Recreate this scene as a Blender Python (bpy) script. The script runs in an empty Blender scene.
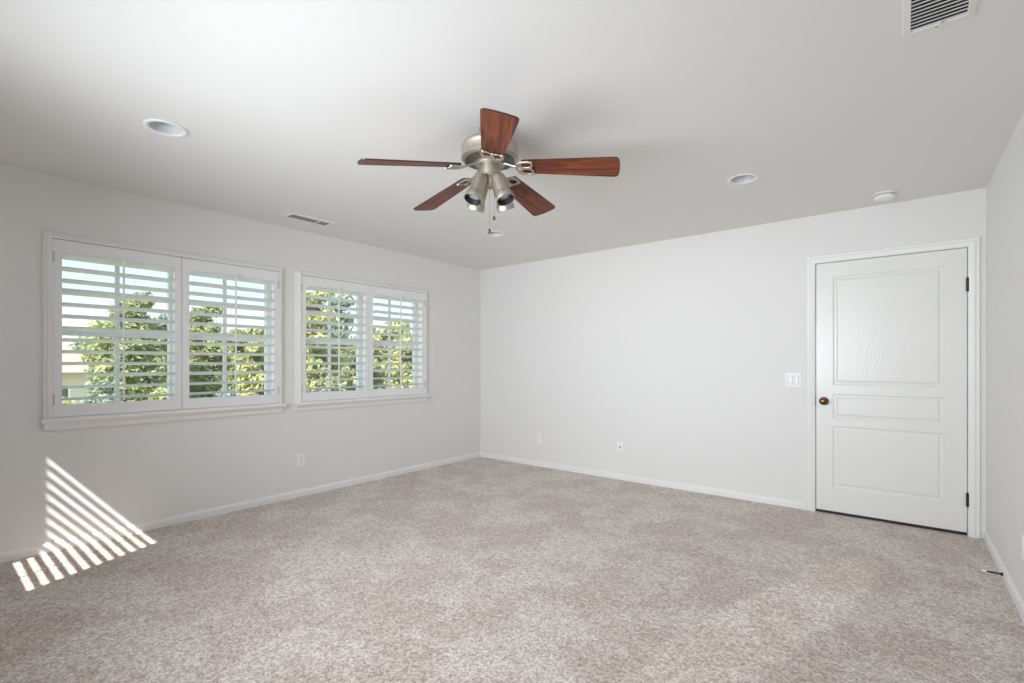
import bpy, bmesh, math, random
from mathutils import Vector, Matrix

random.seed(7)
S = bpy.context.scene
COL = S.collection
PI = math.pi

# ------------------------------------------------------------------ room numbers
W, H = 4.757, 2.44            # right wall x, ceiling height
YR = -5.22                    # rear wall
SKIN = 0.15                   # wall thickness

# ------------------------------------------------------------------ camera
cam_d = bpy.data.cameras.new('camera')
cam = bpy.data.objects.new('camera', cam_d)
COL.objects.link(cam)
cam.location = (4.292, -4.680, 1.218)
cam.rotation_euler = (PI / 2, 0, 0.67653)
cam_d.sensor_width = 36.0
cam_d.lens = 483.49 / 1024 * 36
cam_d.shift_y = 22.1 / 1024
cam_d.clip_start = 0.02
S.camera = cam

# ------------------------------------------------------------------ sky, sun, exposure
world = bpy.data.worlds.new('sky')
S.world = world
world.use_nodes = True
nt = world.node_tree
nt.nodes.clear()
wo = nt.nodes.new('ShaderNodeOutputWorld')
bg = nt.nodes.new('ShaderNodeBackground')
bg.inputs['Strength'].default_value = 1.4
geo = nt.nodes.new('ShaderNodeTexCoord')
sep = nt.nodes.new('ShaderNodeSeparateXYZ')
ramp = nt.nodes.new('ShaderNodeValToRGB')
ramp.color_ramp.elements[0].position = 0.0
ramp.color_ramp.elements[0].color = (1.0, 1.0, 1.0, 1)
ramp.color_ramp.elements[1].position = 0.75
ramp.color_ramp.elements[1].color = (0.42, 0.62, 0.95, 1)
e = ramp.color_ramp.elements.new(0.12)
e.color = (0.60, 0.76, 0.93, 1)
nt.links.new(geo.outputs['Generated'], sep.inputs[0])
nt.links.new(sep.outputs['Z'], ramp.inputs['Fac'])
nt.links.new(ramp.outputs['Color'], bg.inputs['Color'])
nt.links.new(bg.outputs[0], wo.inputs['Surface'])

SUN_TRAVEL = Vector((-0.466, 1.0, -1.24)).normalized()
sun_d = bpy.data.lights.new('sun', 'SUN')
sun_d.energy = 9.6
sun_d.angle = 0.007
sun_d.color = (1.0, 0.95, 0.87)
sun = bpy.data.objects.new('sun', sun_d)
COL.objects.link(sun)
sun.rotation_euler = SUN_TRAVEL.to_track_quat('-Z', 'Y').to_euler()
sun.location = (6, -12, 14)


def area(name, loc, direction, sx, sy, power, color, spread=PI):
    d = bpy.data.lights.new(name, 'AREA')
    d.shape = 'RECTANGLE'
    d.size, d.size_y = sx, sy
    d.energy = power
    d.color = color
    d.spread = spread
    o = bpy.data.objects.new(name, d)
    COL.objects.link(o)
    o.location = loc
    o.rotation_euler = Vector(direction).to_track_quat('-Z', 'Y').to_euler()
    return o


# added fill lamp just inside the rear wall, behind the camera
area('rear_fill_light', (2.55, YR + 0.04, 1.42), (0, 1, 0.0), 2.1, 1.2, 49, (0.895, 0.95, 1.0), math.radians(112))

S.view_settings.view_transform = 'Standard'
S.view_settings.look = 'None'
S.view_settings.gamma = 1.0
S.view_settings.exposure = 0.26
S.view_settings.use_curve_mapping = False
S.cycles.max_bounces = 14
S.cycles.diffuse_bounces = 8
S.cycles.glossy_bounces = 4
S.cycles.transparent_max_bounces = 12
S.cycles.transmission_bounces = 6
S.cycles.use_denoising = True
S.cycles.sample_clamp_indirect = 4.0
S.cycles.caustics_reflective = False
S.cycles.caustics_refractive = False


# ------------------------------------------------------------------ materials
def mat(name, color, rough=0.5, metal=0.0, spec=0.5):
    m = bpy.data.materials.new(name)
    m.use_nodes = True
    b = m.node_tree.nodes['Principled BSDF']
    b.inputs['Base Color'].default_value = (*color, 1)
    b.inputs['Roughness'].default_value = rough
    b.inputs['Metallic'].default_value = metal
    b.inputs['Specular IOR Level'].default_value = spec
    return m


def nd(m, t, **kw):
    n = m.node_tree.nodes.new(t)
    for k, v in kw.items():
        n.inputs[k].default_value = v
    return n


def lk(m, a, b):
    m.node_tree.links.new(a, b)


def bsdf(m):
    return m.node_tree.nodes['Principled BSDF']


def add_bump(m, scale, strength, dist=0.002, detail=3.0):
    tc = nd(m, 'ShaderNodeTexCoord')
    n = nd(m, 'ShaderNodeTexNoise', Scale=scale, Detail=detail)
    b = nd(m, 'ShaderNodeBump', Strength=strength, Distance=dist)
    lk(m, tc.outputs['Object'], n.inputs['Vector'])
    lk(m, n.outputs['Fac'], b.inputs['Height'])
    lk(m, b.outputs['Normal'], bsdf(m).inputs['Normal'])


M = {}
M['wall'] = mat('wall_paint', (0.79, 0.785, 0.775), 0.6, spec=0.3)
add_bump(M['wall'], 90, 0.12, 0.002)
M['ceiling'] = mat('ceiling_paint', (0.79, 0.785, 0.775), 0.8, spec=0.2)
add_bump(M['ceiling'], 70, 0.15, 0.002)
M['trim'] = mat('trim_paint', (0.84, 0.84, 0.83), 0.35)
M['shutter'] = mat('shutter_paint', (0.86, 0.86, 0.865), 0.38)
M['vinyl'] = mat('window_vinyl', (0.80, 0.81, 0.82), 0.4)
M['plastic'] = mat('white_plastic', (0.88, 0.88, 0.88), 0.4)
M['plastic_gap'] = mat('shadow_gap_plastic', (0.42, 0.42, 0.42), 0.5)
M['hinge_shaded'] = mat('shaded_hinge', (0.58, 0.58, 0.59), 0.4)  # white hinges, greyed to carry their shading
M['dark'] = mat('dark_slot', (0.02, 0.02, 0.02), 0.6)
M['grille'] = mat('grille_white', (0.80, 0.80, 0.79), 0.45)
M['grille_grey'] = mat('grille_grey', (0.27, 0.27, 0.25), 0.5)
M['bronze'] = mat('dark_bronze', (0.035, 0.03, 0.027), 0.4, 0.7)
M['black'] = mat('black_rubber_and_shade', (0.015, 0.015, 0.016), 0.5)  # door stop black, also the painted shade under the door
M['nickel'] = mat('brushed_nickel', (0.53, 0.485, 0.425), 0.52, 1.0)
M['nickel_dark'] = mat('dark_nickel', (0.16, 0.145, 0.13), 0.4, 0.9)  # darker nickel of the chain fobs
M['chain'] = mat('chain_metal', (0.45, 0.43, 0.40), 0.3, 1.0)
M['lamp_black'] = mat('lamp_black', (0.025, 0.025, 0.027), 0.4)
M['bulb'] = mat('bulb_reflector', (0.55, 0.57, 0.60), 0.12, 0.6)
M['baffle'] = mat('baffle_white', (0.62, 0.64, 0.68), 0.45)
M['lens'] = mat('lens_white', (0.90, 0.90, 0.91), 0.3)
M['rubber_tip'] = mat('white_rubber', (0.8, 0.8, 0.79), 0.5)
M['sun_block'] = mat('sun_block_sheet', (0.8, 0.8, 0.78), 0.8)  # sheet added to keep sun out of the rear opening

# antique brass knob
M['brass'] = mat('antique_brass', (0.16, 0.09, 0.036), 0.3, 1.0)

# door paint with a faint embossed wood grain
m = M['door'] = mat('door_paint', (0.82, 0.82, 0.80), 0.30)
tc = nd(m, 'ShaderNodeTexCoord')
mp = nd(m, 'ShaderNodeMapping')
mp.inputs['Scale'].default_value = (1.0, 1.0, 0.09)
wv = m.node_tree.nodes.new('ShaderNodeTexWave')
wv.wave_type = 'RINGS'
wv.rings_direction = 'Y'
wv.inputs['Scale'].default_value = 26.0
wv.inputs['Distortion'].default_value = 9.0
wv.inputs['Detail'].default_value = 2.0
wv.inputs['Detail Scale'].default_value = 1.2
bp = nd(m, 'ShaderNodeBump', Strength=0.2, Distance=0.0012)
lk(m, tc.outputs['Object'], mp.inputs['Vector'])
lk(m, mp.outputs[0], wv.inputs['Vector'])
lk(m, wv.outputs['Fac'], bp.inputs['Height'])
lk(m, bp.outputs['Normal'], bsdf(m).inputs['Normal'])

# reddish wood of the fan blades, grain along the blade (local x)
m = M['wood'] = mat('cherry_wood', (0.2, 0.06, 0.03), 0.42, spec=0.35)
tc = nd(m, 'ShaderNodeTexCoord')
mp = nd(m, 'ShaderNodeMapping')
mp.inputs['Scale'].default_value = (2.2, 34.0, 34.0)
n1 = nd(m, 'ShaderNodeTexNoise', Scale=1.6, Detail=5.0, Roughness=0.6, Distortion=0.9)
rp = m.node_tree.nodes.new('ShaderNodeValToRGB')
rp.color_ramp.elements[0].position = 0.38
rp.color_ramp.elements[0].color = (0.075, 0.016, 0.008, 1)
rp.color_ramp.elements[1].position = 0.62
rp.color_ramp.elements[1].color = (0.255, 0.060, 0.022, 1)
lk(m, tc.outputs['Object'], mp.inputs['Vector'])
lk(m, mp.outputs[0], n1.inputs['Vector'])
lk(m, n1.outputs['Fac'], rp.inputs['Fac'])
lk(m, rp.outputs['Color'], bsdf(m).inputs['Base Color'])
M['wood_edge'] = mat('blade_edge', (0.05, 0.018, 0.012), 0.4)

# carpet: speckled cut pile with brushed patches and one vacuum track
m = M['carpet'] = mat('carpet_pile', (0.46, 0.40, 0.365), 0.95, spec=0.1)
bsdf(m).inputs['Sheen Weight'].default_value = 0.25
tc = nd(m, 'ShaderNodeTexCoord')
tuft = nd(m, 'ShaderNodeTexVoronoi', Scale=150.0)
tuft2 = nd(m, 'ShaderNodeTexVoronoi', Scale=75.0)
wv1 = nd(m, 'ShaderNodeTexNoise', Scale=90.0, Detail=4.0, Roughness=0.8)
fmix = m.node_tree.nodes.new('ShaderNodeMix')
fmix.inputs[0].default_value = 0.42
fine = m.node_tree.nodes.new('ShaderNodeMix')
fine.inputs[0].default_value = 0.35
for n in (tuft, tuft2, wv1):
    lk(m, tc.outputs['Object'], n.inputs['Vector'])
ch1 = m.node_tree.nodes.new('ShaderNodeSeparateColor')
ch2 = m.node_tree.nodes.new('ShaderNodeSeparateColor')
lk(m, tuft.outputs['Color'], ch1.inputs[0])
lk(m, tuft2.outputs['Color'], ch2.inputs[0])
lk(m, ch1.outputs[0], fmix.inputs[2])
lk(m, ch2.outputs[0], fmix.inputs[3])
lk(m, fmix.outputs[0], fine.inputs[2])
lk(m, wv1.outputs['Fac'], fine.inputs[3])
rf = m.node_tree.nodes.new('ShaderNodeValToRGB')
rf.color_ramp.elements[0].position = 0.22
rf.color_ramp.elements[0].color = (0.36, 0.29, 0.255, 1)
rf.color_ramp.elements[1].position = 0.78
rf.color_ramp.elements[1].color = (0.88, 0.785, 0.725, 1)
big = nd(m, 'ShaderNodeTexNoise', Scale=2.1, Detail=12.0, Roughness=0.68, Distortion=0.15)
rb = m.node_tree.nodes.new('ShaderNodeValToRGB')
rb.color_ramp.elements[0].position = 0.46
rb.color_ramp.elements[0].color = (0.92, 0.885, 0.875, 1)
rb.color_ramp.elements[1].position = 0.55
rb.color_ramp.elements[1].color = (1.06, 1.07, 1.08, 1)
mul = m.node_tree.nodes.new('ShaderNodeMixRGB')
mul.blend_type = 'MULTIPLY'
mul.inputs['Fac'].default_value = 1.0
lk(m, tc.outputs['Object'], big.inputs['Vector'])
lk(m, fine.outputs[0], rf.inputs['Fac'])
lk(m, big.outputs['Fac'], rb.inputs['Fac'])
lk(m, rf.outputs['Color'], mul.inputs['Color1'])
lk(m, rb.outputs['Color'], mul.inputs['Color2'])
# the vacuum track: a straight band across the pile, soft ragged edges
tr = nd(m, 'ShaderNodeMapping')
tr.vector_type = 'TEXTURE'
tr.inputs['Location'].default_value = (3.90, -2.00, 0)
tr.inputs['Rotation'].default_value = (0, 0, math.atan2(1.75, 0.48))
tr.inputs['Scale'].default_value = (1.30, 0.20, 1)
wob = nd(m, 'ShaderNodeTexNoise', Scale=4.0, Detail=3.0)
wsub = m.node_tree.nodes.new('ShaderNodeVectorMath')
wsub.operation = 'MULTIPLY_ADD'
wsub.inputs[1].default_value = (0.16, 0.16, 0)
lk(m, tc.outputs['Object'], wob.inputs['Vector'])
lk(m, wob.outputs['Color'], wsub.inputs[0])
lk(m, tc.outputs['Object'], wsub.inputs[2])
lk(m, wsub.outputs[0], tr.inputs['Vector'])
ln = m.node_tree.nodes.new('ShaderNodeVectorMath')
ln.operation = 'LENGTH'
lk(m, tr.outputs[0], ln.inputs[0])
mr = m.node_tree.nodes.new('ShaderNodeMapRange')
mr.interpolation_type = 'SMOOTHSTEP'
mr.inputs['From Min'].default_value = 0.75
mr.inputs['From Max'].default_value = 1.1
mr.inputs['To Min'].default_value = 1.0
mr.inputs['To Max'].default_value = 0.0
lk(m, ln.outputs['Value'], mr.inputs['Value'])
mx = m.node_tree.nodes.new('ShaderNodeMixRGB')
mx.blend_type = 'MULTIPLY'
mx.inputs['Color2'].default_value = (1.20, 1.21, 1.21, 1)
lk(m, mr.outputs[0], mx.inputs['Fac'])
lk(m, mul.outputs['Color'], mx.inputs['Color1'])
lk(m, mx.outputs['Color'], bsdf(m).inputs['Base Color'])
bp = nd(m, 'ShaderNodeBump', Strength=0.8, Distance=0.008)
lk(m, fine.outputs[0], bp.inputs['Height'])
lk(m, bp.outputs['Normal'], bsdf(m).inputs['Normal'])

# clear window pane: lets daylight straight through, reflects a little
m = M['glass'] = bpy.data.materials.new('window_glass')
m.use_nodes = True
m.node_tree.nodes.clear()
out = m.node_tree.nodes.new('ShaderNodeOutputMaterial')
tp = m.node_tree.nodes.new('ShaderNodeBsdfTransparent')
tp.inputs['Color'].default_value = (0.95, 0.97, 0.97, 1)
gl = m.node_tree.nodes.new('ShaderNodeBsdfGlossy')
gl.inputs['Roughness'].default_value = 0.02
fr = m.node_tree.nodes.new('ShaderNodeLayerWeight')
fr.inputs['Blend'].default_value = 0.5
pw = m.node_tree.nodes.new('ShaderNodeMath')
pw.operation = 'POWER'
pw.inputs[1].default_value = 4.0
lk(m, fr.outputs['Facing'], pw.inputs[0])
pm = m.node_tree.nodes.new('ShaderNodeMath')
pm.operation = 'MULTIPLY_ADD'
pm.inputs[1].default_value = 0.4
pm.inputs[2].default_value = 0.03
lk(m, pw.outputs[0], pm.inputs[0])
mix = m.node_tree.nodes.new('ShaderNodeMixShader')
lk(m, pm.outputs[0], mix.inputs[0])
lk(m, tp.outputs[0], mix.inputs[1])
lk(m, gl.outputs[0], mix.inputs[2])
lk(m, mix.outputs[0], out.inputs['Surface'])


def leaf_mat(name, c1, c2):
    m = bpy.data.materials.new(name)
    m.use_nodes = True
    t = m.node_tree
    t.nodes.clear()
    o = t.nodes.new('ShaderNodeOutputMaterial')
    tcn = t.nodes.new('ShaderNodeTexCoord')
    n = t.nodes.new('ShaderNodeTexNoise')
    n.inputs['Scale'].default_value = 1.7
    n.inputs['Detail'].default_value = 4.0
    r = t.nodes.new('ShaderNodeValToRGB')
    r.color_ramp.elements[0].position = 0.35
    r.color_ramp.elements[0].color = (*c1, 1)
    r.color_ramp.elements[1].position = 0.65
    r.color_ramp.elements[1].color = (*c2, 1)
    d = t.nodes.new('ShaderNodeBsdfDiffuse')
    tl = t.nodes.new('ShaderNodeBsdfTranslucent')
    x = t.nodes.new('ShaderNodeMixShader')
    x.inputs[0].default_value = 0.35
    t.links.new(tcn.outputs['Object'], n.inputs['Vector'])
    t.links.new(n.outputs['Fac'], r.inputs['Fac'])
    t.links.new(r.outputs['Color'], d.inputs['Color'])
    t.links.new(r.outputs['Color'], tl.inputs['Color'])
    t.links.new(d.outputs[0], x.inputs[1])
    t.links.new(tl.outputs[0], x.inputs[2])
    t.links.new(x.outputs[0], o.inputs['Surface'])
    return m


M['leaf_yellow'] = leaf_mat('leaf_yellow_green', (0.35, 0.37, 0.15), (0.60, 0.60, 0.30))
M['leaf_green'] = leaf_mat('leaf_green', (0.27, 0.31, 0.14), (0.48, 0.50, 0.25))
M['leaf_grey'] = leaf_mat('leaf_grey_green', (0.22, 0.30, 0.22), (0.48, 0.56, 0.42))
M['bark'] = mat('bark', (0.24, 0.19, 0.15), 0.9)
M['lawn'] = mat('lawn', (0.33, 0.35, 0.13), 0.95, spec=0.1)
add_bump(M['lawn'], 12, 0.6, 0.05)
M['hill'] = mat('hillside', (0.42, 0.41, 0.36), 0.95, spec=0.1)
M['stucco'] = mat('stucco', (0.62, 0.59, 0.55), 0.9, spec=0.2)
M['stucco_white'] = mat('pale_stucco', (0.80, 0.76, 0.70), 0.9, spec=0.2)
M['roof'] = mat('clay_roof', (0.56, 0.36, 0.29), 0.85, spec=0.2)
m = M['roof']
tc = nd(m, 'ShaderNodeTexCoord')
wv = m.node_tree.nodes.new('ShaderNodeTexWave')
wv.inputs['Scale'].default_value = 3.0
bp = nd(m, 'ShaderNodeBump', Strength=0.7, Distance=0.05)
lk(m, tc.outputs['Object'], wv.inputs['Vector'])
lk(m, wv.outputs['Fac'], bp.inputs['Height'])
lk(m, bp.outputs['Normal'], bsdf(m).inputs['Normal'])
M['house_glass'] = mat('house_glass', (0.06, 0.08, 0.10), 0.15)


# ------------------------------------------------------------------ mesh helpers
class MB:
    """collects shapes that become ONE mesh object"""

    def __init__(self):
        self.bm = bmesh.new()

    def box(self, x0, x1, y0, y1, z0, z1, bevel=0.0, rot=None):
        vs = []
        for z in (z0, z1):
            for (x, y) in ((x0, y0), (x1, y0), (x1, y1), (x0, y1)):
                p = Vector((x, y, z))
                vs.append(self.bm.verts.new(rot @ p if rot else p))
        q = [(0, 3, 2, 1), (4, 5, 6, 7), (0, 1, 5, 4), (1, 2, 6, 5), (2, 3, 7, 6), (3, 0, 4, 7)]
        fs = [self.bm.faces.new([vs[i] for i in f]) for f in q]
        if bevel > 0:
            es = set()
            for f in fs:
                es.update(f.edges)
            bmesh.ops.bevel(self.bm, geom=list(es), offset=bevel, segments=2, profile=0.7, affect='EDGES')
        return self

    def lathe(self, prof, seg=32, mtx=None, cap0=True, cap1=True):
        rings = []
        for (r, z) in prof:
            ring = []
            for k in range(seg):
                a = 2 * PI * k / seg
                p = Vector((r * math.cos(a), r * math.sin(a), z))
                ring.append(self.bm.verts.new(mtx @ p if mtx else p))
            rings.append(ring)
        for a, b in zip(rings, rings[1:]):
            for k in range(seg):
                self.bm.faces.new((a[k], a[(k + 1) % seg], b[(k + 1) % seg], b[k]))
        if cap0:
            self.bm.faces.new(rings[0][::-1])
        if cap1:
            self.bm.faces.new(rings[-1])
        return self

    def tube(self, pts, rad, seg=8, flat=1.0, closed=False):
        pts = [Vector(p) for p in pts]
        n = len(pts)
        rings = []
        for i, p in enumerate(pts):
            if closed:
                t = pts[(i + 1) % n] - pts[i - 1]
            else:
                t = pts[min(i + 1, n - 1)] - pts[max(i - 1, 0)]
            t.normalize()
            up = Vector((0, 0, 1)) if abs(t.z) < 0.95 else Vector((1, 0, 0))
            a = t.cross(up).normalized()
            b = a.cross(t).normalized()
            r = rad[i] if isinstance(rad, (list, tuple)) else rad
            rings.append([self.bm.verts.new(p + a * r * math.cos(2 * PI * k / seg) + b * r * flat * math.sin(2 * PI * k / seg))
                          for k in range(seg)])
        pairs = list(zip(rings, rings[1:]))
        if closed:
            pairs.append((rings[-1], rings[0]))
        for a, b in pairs:
            for k in range(seg):
                self.bm.faces.new((a[k], a[(k + 1) % seg], b[(k + 1) % seg], b[k]))
        if not closed:
            self.bm.faces.new(rings[0][::-1])
            self.bm.faces.new(rings[-1])
        return self

    def prism(self, outline, axis, a0, a1):
        """outline in the two other axes (in x,y,z order), swept along axis"""
        def pt(u, v, w):
            return {'x': (w, u, v), 'y': (u, w, v), 'z': (u, v, w)}[axis]
        A = [self.bm.verts.new(pt(u, v, a0)) for u, v in outline]
        B = [self.bm.verts.new(pt(u, v, a1)) for u, v in outline]
        n = len(outline)
        for k in range(n):
            self.bm.faces.new((A[k], A[(k + 1) % n], B[(k + 1) % n], B[k]))
        self.bm.faces.new(A[::-1])
        self.bm.faces.new(B)
        return self

    def build(self, name, material, parent=None, smooth=30, flip=True):
        if flip:
            bmesh.ops.recalc_face_normals(self.bm, faces=self.bm.faces)
        me = bpy.data.meshes.new(name)
        self.bm.to_mesh(me)
        self.bm.free()
        for mm in (material if isinstance(material, list) else [material]):
            me.materials.append(mm)
        if smooth:
            for p in me.polygons:
                p.use_smooth = True
            me.set_sharp_from_angle(angle=math.radians(smooth))
        o = bpy.data.objects.new(name, me)
        COL.objects.link(o)
        if parent is not None:
            o.parent = parent
        return o


def tag(o, label, cat, group=None, kind=None):
    o['label'] = label
    o['category'] = cat
    if group:
        o['group'] = group
    if kind:
        o['kind'] = kind
    return o


def empty(name, loc=(0, 0, 0), rz=0.0):
    o = bpy.data.objects.new(name, None)
    o.empty_display_size = 0.1
    COL.objects.link(o)
    o.location = loc
    o.rotation_euler = (0, 0, rz)
    return o


def copy_tree(o, parent=None):
    c = o.copy()
    COL.objects.link(c)
    if parent is not None:
        c.parent = parent
    for ch in list(o.children):
        copy_tree(ch, c)
    return c


def slab_with_holes(mb, axis, lo, hi, u0, u1, v0, v1, holes):
    """a wall slab lo..hi along axis with rectangular holes (hu0, hu1, hv0, hv1); one clean mesh"""
    us = sorted({u0, u1, *[h[0] for h in holes], *[h[1] for h in holes]})
    vs = sorted({v0, v1, *[h[2] for h in holes], *[h[3] for h in holes]})

    def solid(i, j):
        if not (0 <= i < len(us) - 1 and 0 <= j < len(vs) - 1):
            return False
        cu, cv = (us[i] + us[i + 1]) / 2, (vs[j] + vs[j + 1]) / 2
        return not any(h[0] < cu < h[1] and h[2] < cv < h[3] for h in holes)

    cache = {}

    def V(i, j, w):
        k = (i, j, w)
        if k not in cache:
            u, v = us[i], vs[j]
            p = {'x': (w, u, v), 'y': (u, w, v), 'z': (u, v, w)}[axis]
            cache[k] = mb.bm.verts.new(p)
        return cache[k]

    for i in range(len(us) - 1):
        for j in range(len(vs) - 1):
            if not solid(i, j):
                continue
            for w in (lo, hi):
                mb.bm.faces.new((V(i, j, w), V(i + 1, j, w), V(i + 1, j + 1, w), V(i, j + 1, w)))
            for (di, dj, a, b) in ((-1, 0, (i, j), (i, j + 1)), (1, 0, (i + 1, j), (i + 1, j + 1)),
                                   (0, -1, (i, j), (i + 1, j)), (0, 1, (i, j + 1), (i + 1, j + 1))):
                if not solid(i + di, j + dj):
                    mb.bm.faces.new((V(*a, lo), V(*b, lo), V(*b, hi), V(*a, hi)))


def rect_ring(mb, axis, at, u0, u1, v0, v1, prof, sides='lrbt'):
    """mitred frame. prof = [(inset, height)] closed section, swept round the rectangle; height measured along axis from `at`"""
    def pt(u, v, w):
        return {'x': (w, u, v), 'y': (u, w, v), 'z': (u, v, w)}[axis]
    rings = []
    for ins, h in prof:
        rings.append([mb.bm.verts.new(pt(u, v, at + h)) for u, v in
                      ((u0 + ins, v0 + ins), (u1 - ins, v0 + ins), (u1 - ins, v1 - ins), (u0 + ins, v1 - ins))])
    n = len(prof)
    for k in range(n):
        a, b = rings[k], rings[(k + 1) % n]
        for q in range(4):
            mb.bm.faces.new((a[q], a[(q + 1) % 4], b[(q + 1) % 4], b[q]))


# ------------------------------------------------------------------ room shell
WIN = [dict(y0=-4.107, y1=-2.645, mid=-3.383), dict(y0=-2.447, y1=-0.968, mid=-1.721)]
WZ0, WZ1 = 0.868, 2.028
CANS = [(1.322, -3.848), (3.481, -1.232), (1.322, -1.240), (3.481, -3.848)]

mb = MB()
mb.box(-SKIN, W + SKIN, YR - SKIN, 1.2, -0.12, 0.0)
tag(mb.build('floor', M['carpet'], smooth=0), 'beige cut-pile carpet over the whole floor with brushed lighter patches', 'carpet', kind='structure')

# ceiling: lower face with pockets for the recessed lights
mb = MB()
bm = mb.bm
x0, x1, y0, y1 = -SKIN, W + SKIN, YR - SKIN, 0.12
edges = []
cor = [bm.verts.new(p) for p in ((x0, y0, H), (x1, y0, H), (x1, y1, H), (x0, y1, H))]
for k in range(4):
    edges.append(bm.edges.new((cor[k], cor[(k + 1) % 4])))
SEG = 40
for (cx, cy) in CANS:
    lo = [bm.verts.new((cx + 0.084 * math.cos(2 * PI * k / SEG), cy + 0.084 * math.sin(2 * PI * k / SEG), H)) for k in range(SEG)]
    hi = [bm.verts.new((v.co.x, v.co.y, H + 0.15)) for v in lo]
    for k in range(SEG):
        edges.append(bm.edges.new((lo[k], lo[(k + 1) % SEG])))
    for k in range(SEG):
        bm.faces.new((lo[k], lo[(k + 1) % SEG], hi[(k + 1) % SEG], hi[k]))
    bm.faces.new(hi)
bmesh.ops.triangle_fill(bm, use_beauty=True, use_dissolve=False, edges=edges)
top = [bm.verts.new((v.co.x, v.co.y, H + 0.2)) for v in cor]
for k in range(4):
    bm.faces.new((cor[k], cor[(k + 1) % 4], top[(k + 1) % 4], top[k]))
bm.faces.new(top)
tag(mb.build('ceiling', M['ceiling'], smooth=0), 'flat white lightly textured ceiling with recessed lights', 'ceiling', kind='structure')

mb = MB()
slab_with_holes(mb, 'x', -SKIN, 0.0, YR - SKIN, 0.12, 0.0, H,
                [(w['y0'] + 0.012, w['y1'] - 0.012, WZ0 + 0.012, WZ1 - 0.012) for w in WIN])
tag(mb.build('wall_left', M['wall'], smooth=0), 'white left wall with the two shuttered windows', 'wall', kind='structure')

DX0, DX1, DZ = 3.752, 4.660, 2.036
mb = MB()
slab_with_holes(mb, 'y', 0.0, 0.12, 0.0, W, 0.0, H, [(DX0 - 0.022, DX1 + 0.022, -0.001, DZ + 0.022)])
tag(mb.build('wall_back', M['wall'], smooth=0), 'plain white back wall with the door at its right end', 'wall', kind='structure')

mb = MB()
mb.box(W, W + SKIN, YR - SKIN, 0.12, 0.0, H)
tag(mb.build('wall_right', M['wall'], smooth=0), 'white right wall beside the door, with a door stop at its foot', 'wall', kind='structure')

RS = dict(x0=0.46, x1=1.155, z0=1.03, z1=2.28)       # sunlit rear window
RB = dict(x0=1.45, x1=3.65, z0=0.72, z1=2.12)         # added opening behind the fill lamp, blocked off
mb = MB()
slab_with_holes(mb, 'y', YR - SKIN, YR, 0.0, W, 0.0, H,
                [(RS['x0'], RS['x1'], RS['z0'], RS['z1']), (RB['x0'], RB['x1'], RB['z0'], RB['z1'])])
tag(mb.build('wall_rear', M['wall'], smooth=0), 'white wall behind the camera with one window and an added blocked opening', 'wall', kind='structure')

# closed hall space behind the door
mb = MB()
mb.box(DX0 - 0.30, DX0 - 0.25, 0.12, 1.2, 0.0, H)
mb.box(W + 0.10, W + 0.15, 0.12, 1.2, 0.0, H)
mb.box(DX0 - 0.30, W + 0.15, 1.15, 1.2, 0.0, H)
mb.box(DX0 - 0.30, W + 0.15, 0.12, 1.2, H, H + 0.05)
tag(mb.build('wall_hall', M['wall'], smooth=0), 'hall wall hidden behind the closed door', 'wall', kind='structure')


def baseboard(name, axis, sgn, at, a0, a1, label):
    """profile height .058, thickness .014 with a rounded top"""
    prof = [(0, 0), (0.014, 0), (0.014, 0.040), (0.011, 0.048), (0.011, 0.052), (0.006, 0.060), (0, 0.062)]
    b = MB()
    if axis == 'y':
        b.prism([(at + sgn * t, z) for t, z in prof], 'y', a0, a1)
    else:
        b.prism([(at + sgn * t, z) for t, z in prof], 'x', a0, a1)
    tag(b.build(name, M['trim'], smooth=20), label, 'baseboard', kind='structure')


baseboard('baseboard_left', 'y', 1, 0.0, YR, 0.0, 'low white baseboard along the left wall under the windows')
baseboard('baseboard_back', 'x', -1, 0.0, 0.014, 3.683, 'low white baseboard along the back wall left of the door')
baseboard('baseboard_right', 'y', -1, W, YR, -0.0, 'low white baseboard along the right wall')
baseboard('baseboard_rear', 'x', 1, YR, 0.014, W - 0.014, 'low white baseboard along the wall behind the camera')

# ------------------------------------------------------------------ door, casing
mb = MB()
P = [(0.0, 0.0), (0.0, -0.010), (0.006, -0.017), (0.022, -0.015), (0.030, -0.019), (0.050, -0.016), (0.062, -0.011), (0.064, -0.006), (0.064, 0.0)]
CX0, CX1, CZ = DX0 - 0.069, DX1 + 0.069, DZ + 0.069


def casing(mb, P):
    pts = []
    for ins, h in P:
        pts.append([mb.bm.verts.new(p) for p in ((CX0 + ins, h, 0), (CX0 + ins, h, CZ - ins), (CX1 - ins, h, CZ - ins), (CX1 - ins, h, 0))])
    n = len(P)
    for k in range(n):
        a, b = pts[k], pts[(k + 1) % n]
        for q in range(3):
            mb.bm.faces.new((a[q], a[q + 1], b[q + 1], b[q]))
    mb.bm.faces.new([p[0] for p in pts])
    mb.bm.faces.new([p[3] for p in pts][::-1])


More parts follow.
